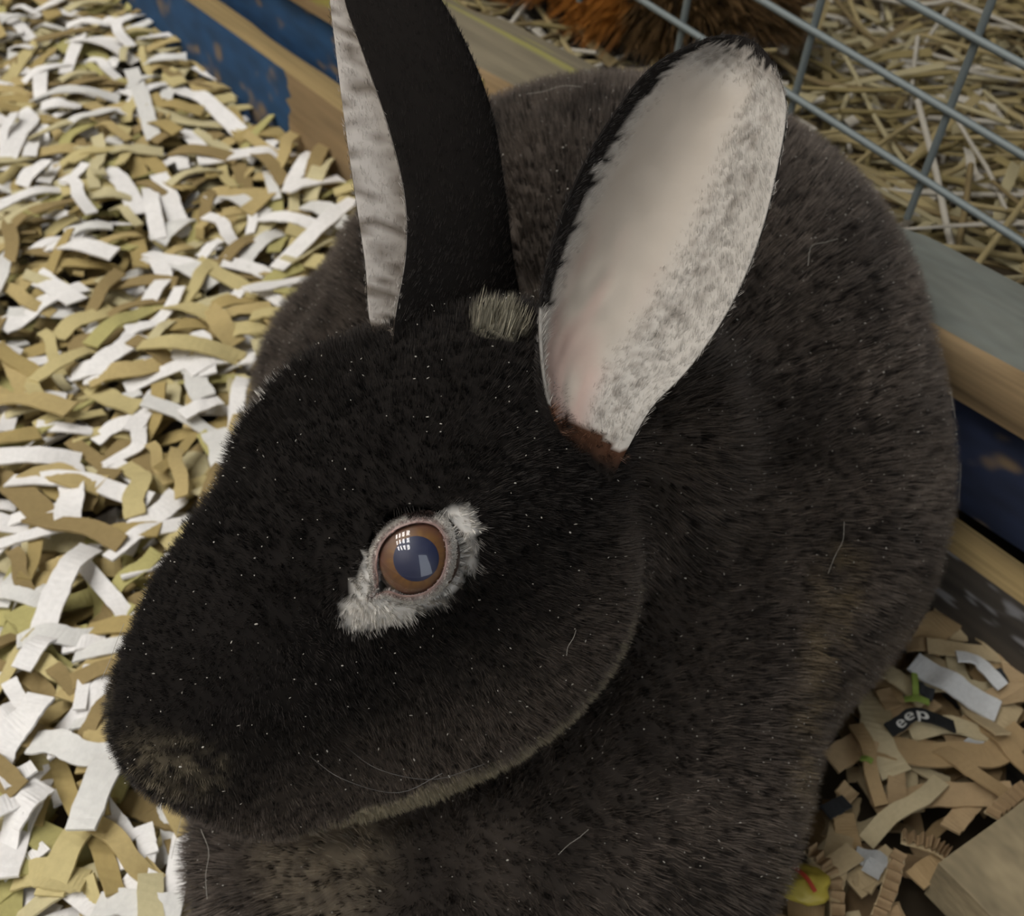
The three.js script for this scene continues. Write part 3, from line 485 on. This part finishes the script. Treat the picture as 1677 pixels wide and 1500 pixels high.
// a strip of board or paper: swept along a curve, with thickness, sag and twist
function strip(points, width, thick, twist = 0, seed = 1, flute = 0) {
  const curve = new THREE.CatmullRomCurve3(points), n = Math.max(8, points.length * 4 + (flute ? 24 : 0)), pos = [], uv = [], idx = [], W = width / 2, T = thick / 2;
  for (let i = 0; i <= n; i++) {
    const t = i / n, p = curve.getPoint(t), d = curve.getTangent(t), a = twist * (t - 0.5) + 0.15 * noise(t * 2, seed, 4), side = V(-d.z, 0, d.x).normalize().applyAxisAngle(d, a), up = side.clone().cross(d).normalize();
    if (up.y < 0) up.negate();
    const w = W * (1 + 0.08 * noise(t * 6, seed, 1)), o = flute ? flute * Math.sin(i * 1.3) : 0;
    for (const [sx, sy] of [[-1, 1], [1, 1], [1, -1], [-1, -1]]) { const q = p.clone().addScaledVector(side, sx * w).addScaledVector(up, sy * T + o); pos.push(q.x, q.y, q.z); uv.push(t, sx * 0.5 + 0.5); }
  }
  for (let i = 0; i < n; i++) for (let k = 0; k < 4; k++) { const a = i * 4 + k, b = i * 4 + (k + 1) % 4; idx.push(a, a + 4, b, b, a + 4, b + 4); }
  idx.push(0, 1, 2, 0, 2, 3, n * 4, n * 4 + 2, n * 4 + 1, n * 4, n * 4 + 3, n * 4 + 2);
  let g = new THREE.BufferGeometry(); g.setAttribute('position', new THREE.Float32BufferAttribute(pos, 3)); g.setAttribute('uv', new THREE.Float32BufferAttribute(uv, 2)); g.setIndex(idx);
  g = g.toNonIndexed(); g.computeVertexNormals();
  return g;
}
// strips whose place and bend the photograph shows one by one
function laid(row, lift, arch) {
  const flat = row.slice(0, -1), w = row[row.length - 1] / 1000, seed = flat[0][0] * 0.37, long = Math.hypot(flat[0][0] - flat.at(-1)[0], flat[0][1] - flat.at(-1)[1]) / 1000;
  const pts = []; flat.forEach(([x, z], i) => { if (i) pts.push([(x + flat[i - 1][0]) / 2, (z + flat[i - 1][1]) / 2]); pts.push([x, z]); });
  const mean = flat.reduce((s, [x, z]) => s + penBed(x / 1000, z / 1000), 0) / flat.length;
  return strip(pts.map(([x, z], i) => V(x / 1000, lerp(penBed(x / 1000, z / 1000), mean, 0.5) + lift + arch * long * Math.sin(Math.PI * i / (pts.length - 1)) + 0.0015 * noise(i * 3.1, seed, 2), z / 1000)), w, 0.0009, 0.7 * noise(seed, 2, 2), seed);
}
const described = (row) => { const f = row.slice(0, -1), L = Math.hypot(f[0][0] - f.at(-1)[0], f[0][1] - f.at(-1)[1]); return `${L > 45 ? 'long' : L > 28 ? 'medium' : 'short'} ${row.at(-1) > 8.5 ? 'broad' : 'narrow'} ${f.length > 2 ? 'bent' : 'straight'}`; };
for (const row of WHITE_STRIPS) tag(add('paper_strip', laid(row, 0.012, 0.05), WHITES[rnd() < 0.8 ? 0 : 1]), `${described(row)} white paper strip on top of the shredded bedding`, 'paper strip', 'white paper strips on the bedding');
for (const row of CARDBOARD_STRIPS) tag(add('cardboard_strip', laid(row, 0.012, 0.04), TANS[(rnd() * 3) | 0]), `${described(row)} tan cardboard strip on top of the shredded bedding`, 'cardboard strip', 'tan cardboard strips on the bedding');
GREY_STRIPS.forEach((row, i) => tag(add('paper_strip', laid(row, 0.016, 0.06), i < 2 ? paperOf([0.55, 0.56, 0.56], 60 + i) : GREYPAPER), ['broad pale grey paper strip beside the printed black strip', 'narrow curved off-white paper strip beside the broad grey one', 'crumpled greyish paper strip between tan cardboard strips', 'short greyish paper strip under tan cardboard'][i], 'paper strip'));
BLACK_STRIPS.forEach((row, i) => tag(add('black_strip', laid(row, 0.016, 0.02), BLACKPAPER), ['short plain black strip near the loose corrugated strips', 'small plain black scrap beneath the broad grey paper strip', 'small plain black scrap near the timber batten'][i], 'paper strip'));
{
  const c = document.createElement('canvas'); c.width = 256; c.height = 80; const x = c.getContext('2d');
  x.fillStyle = '#15181a'; x.fillRect(0, 0, 256, 80); x.fillStyle = '#c9c9c4'; x.font = 'bold 78px sans-serif'; x.save(); x.translate(40, 14); x.scale(1, -1); x.fillText('eep', 0, 0); x.restore();
  const t = new THREE.CanvasTexture(c); t.colorSpace = THREE.SRGBColorSpace;
  tag(add('printed_strip', laid(PRINTED_STRIP[0], 0.018, 0.06), new THREE.MeshStandardMaterial({ map: t, roughness: 0.6, side: THREE.DoubleSide })), 'black strip with white printed letters among tan cardboard strips', 'paper strip');
}
for (const row of CORRUGATED_STRIPS) {
  const p = row.slice(0, -1).map(([x, z]) => V(x / 1000, penBed(x / 1000, z / 1000) + 0.017, z / 1000)), w = row.at(-1) / 1000;
  const k = group('corrugated_strip');
  add('liner', strip(p, w, 0.0007, 0.5, w * 900), TANS[2], k); add('fluting', strip(p.map((q) => q.clone().setY(q.y + 0.0016)), w * 0.9, 0.0006, 0.5, w * 900, 0.0012), TANS[3], k);
  tag(k, 'torn corrugated cardboard strip with its wavy fluting exposed', 'cardboard strip', 'corrugated strips on the bedding');
}
for (const row of GREEN_SPRIGS) tag(add('green_sprig', laid(row, 0.017, 0.1), paperOf([0.20, 0.28, 0.05], 70)), 'small green sprig lying on the cardboard bedding', 'sprig', 'green sprigs on the bedding');
{
  const s = group('food_scrap', SCRAP[0][0][0] / 1000, 0.018, SCRAP[0][0][1] / 1000), g = new THREE.SphereGeometry(0.006, 20, 12), p = g.attributes.position;
  for (let i = 0; i < p.count; i++) { const k = 1 + 0.25 * noise(p.getX(i) * 200, p.getY(i) * 200, p.getZ(i) * 200); p.setXYZ(i, p.getX(i) * 1.25 * k, p.getY(i) * 0.45 * k, p.getZ(i) * k); }
  g.computeVertexNormals();
  add('peel', g, new THREE.MeshStandardMaterial({ color: new THREE.Color().setRGB(0.42, 0.34, 0.05), roughness: 0.5 }), s);
  add('red_streak', strip([V(-0.003, 0.0032, -0.004), V(0, 0.0040, 0), V(0.002, 0.0032, 0.004)], 0.0012, 0.0004), new THREE.MeshStandardMaterial({ color: new THREE.Color().setRGB(0.45, 0.06, 0.03), roughness: 0.5 }), s);
  tag(s, 'yellow scrap of food with a red streak lying in the bedding', 'food scrap');
}
// the rest of the bedding: alike strips thrown in every direction, layer over layer
const shred = [];
for (let k = 0; k < 12; k++) {
  const L = lerp(0.020, 0.052, k / 11), bend = 0.22 * L * (rnd() - 0.3), yaw = 0.12 * L * (rnd() - 0.5);
  shred.push(strip([V(-L / 2, 0, 0), V(-L / 6, bend, yaw), V(L / 6, bend * (0.4 + rnd()), -yaw * rnd()), V(L / 2, 0.2 * bend * (rnd() - 0.5), yaw)], lerp(0.0045, 0.0092, rnd()), 0.0009, 1.6 * (rnd() - 0.5), k));
}
const boardAt = V(0.126, 0, -0.1819), boardRun = V(0.837, 0, -0.548), boardWide = V(0.548, 0, 0.837);
const onBoard = (x, z) => { const d = V(x, 0, z).sub(boardAt), a = d.dot(boardRun), w = d.dot(boardWide); return a > -0.02 && a < 0.1 && w > -0.016 && w < 0.12; };
const clearOfRabbit = (x, z) => !onBoard(x, z) && rabbitField(x, 0.02, z) > 0.006 && rabbitField(x, 0.05, z) > 0.004;
const whiteAt = (x, z) => (x < 0.02 - 0.0 * z ? 0.38 : 0.05);
const placeIn = () => { for (;;) { const x = lerp(-0.78, 0.36, rnd()), z = lerp(-1.25, 0.06, rnd()); if (sideOf(x, z) > 0.012) return [x, z]; } };
{
  const kinds = [...WHITES, ...TANS, YELLOW, ...OLIVES].map((m) => ({ m, list: shred.map(() => []) })), o = new THREE.Object3D();
  for (let i = 0; i < 10800; i++) {
    const [x, z] = placeIn(), deep = rnd();
    if (!clearOfRabbit(x, z)) continue;
    o.position.set(x, penBed(x, z) + lerp(-0.010, 0.009, deep), z); o.rotation.set(0.5 * (rnd() - 0.5), rnd() * 6.283, 0.5 * (rnd() - 0.5)); o.scale.setScalar(lerp(0.75, 1.2, rnd())); o.updateMatrix();
    const r = rnd(), k = r < whiteAt(x, z) * 0.6 ? (rnd() < 0.6 ? 0 : 1) : r > 0.9 && x < 0.02 ? 7 : (x < 0.0 ? 8 : 2) + ((rnd() * 5) | 0);
    kinds[k].list[(rnd() * 12) | 0].push(o.matrix.clone());
  }
  const bed = new THREE.Group(); bed.name = numbered('shredded_bedding'); bed.userData.kind = 'stuff'; scene.add(bed);
  tag(bed, 'deep layer of shredded paper and cardboard bedding covering the pen', 'bedding');
  kinds.forEach(({ m, list }) => list.forEach((l, s) => { if (!l.length) return; const im = new THREE.InstancedMesh(shred[s], m, l.length); im.name = 'shreds'; im.userData.kind = 'stuff'; l.forEach((q, i) => im.setMatrixAt(i, q)); im.castShadow = im.receiveShadow = true; bed.add(im); }));
}
// single strips on top of it, those that show largest
{
  const spots = [];
  const o = { w: 0, t: 0, y: 0 };
  for (let i = 0; i < 60000 && (o.t < 240 || o.w < 110); i++) {
    const z = lerp(-0.98, -0.13, rnd() ** 0.75), x = lerp(-0.46, 0.24, rnd());
    if (sideOf(x, z) < 0.02 || !clearOfRabbit(x, z)) continue;
    const inView = Math.abs(x) < 0.43 * (-z * 0.743 + 0.23) + 0.01; if (!inView) continue;
    if (x > 0.02 && z < -0.34) continue;
    if (spots.some(([a, b]) => Math.hypot(a - x, b - z) < 0.0125)) continue;
    const white = rnd() < whiteAt(x, z);
    if (white ? o.w >= 110 : o.t >= 240) continue;
    white ? o.w++ : o.t++; spots.push([x, z]);
    const tone = (rnd() * 5) | 0, yellow = !white && x < 0.02 && rnd() < 0.12, s = (rnd() * 12) | 0;
    const m = add(white ? 'paper_strip' : 'cardboard_strip', shred[s], white ? WHITES[rnd() < 0.7 ? 0 : 1] : yellow ? YELLOW : (x < 0 ? OLIVES : TANS)[tone]);
    m.position.set(x, penBed(x, z) + 0.0105 + 0.003 * rnd(), z); m.rotation.set(0.35 * (rnd() - 0.5), rnd() * 6.283, 0.35 * (rnd() - 0.5)); m.scale.setScalar(lerp(0.85, 1.25, rnd()));
    const size = s < 4 ? 'short' : s < 8 ? 'medium' : 'long';
    if (white) tag(m, `${size} white shredded paper strip lying loose on the bedding`, 'paper strip', 'white paper strips on the bedding');
    else if (yellow) tag(m, `${size} yellowish shredded strip lying loose on the bedding`, 'cardboard strip', 'yellowish strips on the bedding');
    else tag(m, `${size} ${['tan', 'brown', 'light tan', 'dark brown', 'pale buff'][tone]} shredded cardboard strip lying loose on the bedding`, 'cardboard strip', 'tan cardboard strips on the bedding');
  }
}

// ---------------------------------------------------------------- straw in the next pen
{
  const STRAW = [[0.30, 0.24, 0.115], [0.24, 0.19, 0.078], [0.34, 0.295, 0.17], [0.17, 0.125, 0.055], [0.42, 0.39, 0.33]].map((c, i) => paperOf(c, 80 + i));  // stalk colours darkened throughout to carry the shade over the next pen
  const stalk = [];
  for (let k = 0; k < 8; k++) {
    const L = lerp(0.05, 0.13, k / 7), b = 0.12 * L * (rnd() - 0.5), curve = new THREE.CatmullRomCurve3([V(-L / 2, 0, 0), V(-L / 6, b, b * 0.6), V(L / 6, -b * 0.4, b), V(L / 2, b * 0.3, 0)]);
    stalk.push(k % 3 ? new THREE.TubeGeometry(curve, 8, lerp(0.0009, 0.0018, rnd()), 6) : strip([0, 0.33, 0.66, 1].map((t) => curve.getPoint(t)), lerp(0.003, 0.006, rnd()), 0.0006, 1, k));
  }
  const strawBed = (s, off) => 0.085 + 0.010 * noise(s * 9, off * 9, 60) - 0.05 * smooth(-0.1, -0.3, off);
  const put = (o, s, off, y) => { const p = onWall(s, y, off); o.position.copy(p); o.rotation.set(0.4 * (rnd() - 0.5), rnd() * 6.283, 0.4 * (rnd() - 0.5)); o.scale.setScalar(lerp(0.7, 1.2, rnd())); };
  const bed = new THREE.Group(); bed.name = numbered('straw_bedding'); bed.userData.kind = 'stuff'; scene.add(bed); tag(bed, 'loose straw covering the floor of the next pen behind the wire', 'straw');
  const heap = new THREE.PlaneGeometry(1.5, 1.2, 60, 48).rotateX(-Math.PI / 2), hp = heap.attributes.position;
  for (let i = 0; i < hp.count; i++) { const s = hp.getX(i) - 0.25, off = -hp.getZ(i) * -1 - 0.655, p = onWall(s, strawBed(s, off) - 0.014, off); hp.setXYZ(i, p.x, p.y, p.z); }
  heap.computeVertexNormals();
  add('litter', heap, earth, bed).userData.kind = 'stuff'; earth.side = THREE.DoubleSide;
  const sets = STRAW.map(() => stalk.map(() => [])), o = new THREE.Object3D();
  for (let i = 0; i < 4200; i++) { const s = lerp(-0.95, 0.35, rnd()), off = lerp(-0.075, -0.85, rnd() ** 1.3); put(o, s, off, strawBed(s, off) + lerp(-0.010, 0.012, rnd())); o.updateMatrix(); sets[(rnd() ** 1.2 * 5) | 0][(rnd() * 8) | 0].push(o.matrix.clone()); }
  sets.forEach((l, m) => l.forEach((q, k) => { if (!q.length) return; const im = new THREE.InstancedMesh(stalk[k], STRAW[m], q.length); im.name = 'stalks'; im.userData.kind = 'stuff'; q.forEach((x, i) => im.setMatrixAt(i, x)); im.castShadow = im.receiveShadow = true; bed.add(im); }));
  for (let i = 0; i < 130; i++) {
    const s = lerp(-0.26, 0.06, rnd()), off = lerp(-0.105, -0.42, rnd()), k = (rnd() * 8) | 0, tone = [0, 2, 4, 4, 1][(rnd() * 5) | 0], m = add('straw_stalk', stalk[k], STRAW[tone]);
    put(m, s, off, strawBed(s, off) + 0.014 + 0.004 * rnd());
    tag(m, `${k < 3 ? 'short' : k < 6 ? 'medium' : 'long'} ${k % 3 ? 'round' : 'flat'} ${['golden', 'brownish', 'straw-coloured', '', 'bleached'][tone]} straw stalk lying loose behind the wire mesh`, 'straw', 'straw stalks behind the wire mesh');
  }
}
// ---------------------------------------------------------------- the animal that lies against the far side of the rail
{
  const list = [], keepShapes = shapes; shapes = list;
  const c = onWall(-0.36, 0.125, -0.150), fwd = WALL.clone(), up = V(0, 1, 0), across = INSIDE.clone(), axes = [fwd, up, across], part = (a, b, d, r, k) => ellipsoid(c.clone().addScaledVector(fwd, a / 1000).addScaledVector(up, b / 1000).addScaledVector(across, d / 1000), r, k, axes);
  part(0, 0, 0, [100, 58, 58], 20); part(-90, 8, 4, [42, 40, 40], 30); part(-128, 0, 4, [20, 22, 24], 20); part(60, -8, 0, [55, 52, 58], 20);
  for (const s of [-1, 1]) { part(-88, 42, s * 26, [12, 14, 6], 6); part(-60, -52, s * 32, [20, 12, 12], 10); part(60, -52, s * 32, [26, 12, 12], 10); }
  shapes = keepShapes;
  const field = (x, y, z) => union(list, x, y, z), lo = c.clone().sub(V(0.2, 0.1, 0.2)), hi = c.clone().add(V(0.2, 0.1, 0.2)), g = skinOf(field, lo.toArray(), hi.toArray(), 0.005), p = g.attributes.position, col = [], fl = [], hr = [];
  for (let i = 0; i < p.count; i++) {
    const d = V(p.getX(i), p.getY(i), p.getZ(i)).sub(c), n = noise(p.getX(i) * 30, p.getY(i) * 30, p.getZ(i) * 30);
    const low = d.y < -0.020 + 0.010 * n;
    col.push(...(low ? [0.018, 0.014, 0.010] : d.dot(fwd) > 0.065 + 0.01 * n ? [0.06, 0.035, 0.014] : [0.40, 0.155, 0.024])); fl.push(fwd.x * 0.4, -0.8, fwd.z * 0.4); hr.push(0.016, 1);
  }
  g.setAttribute('color', new THREE.Float32BufferAttribute(col, 3)); g.setAttribute('flow', new THREE.Float32BufferAttribute(fl, 3)); g.setAttribute('hair', new THREE.Float32BufferAttribute(hr, 2));
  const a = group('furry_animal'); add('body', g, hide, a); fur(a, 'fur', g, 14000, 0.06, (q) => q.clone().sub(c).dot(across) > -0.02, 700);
  tag(a, 'orange and black long-haired animal resting behind the rail', 'animal');
}
renderer.render(scene, camera);
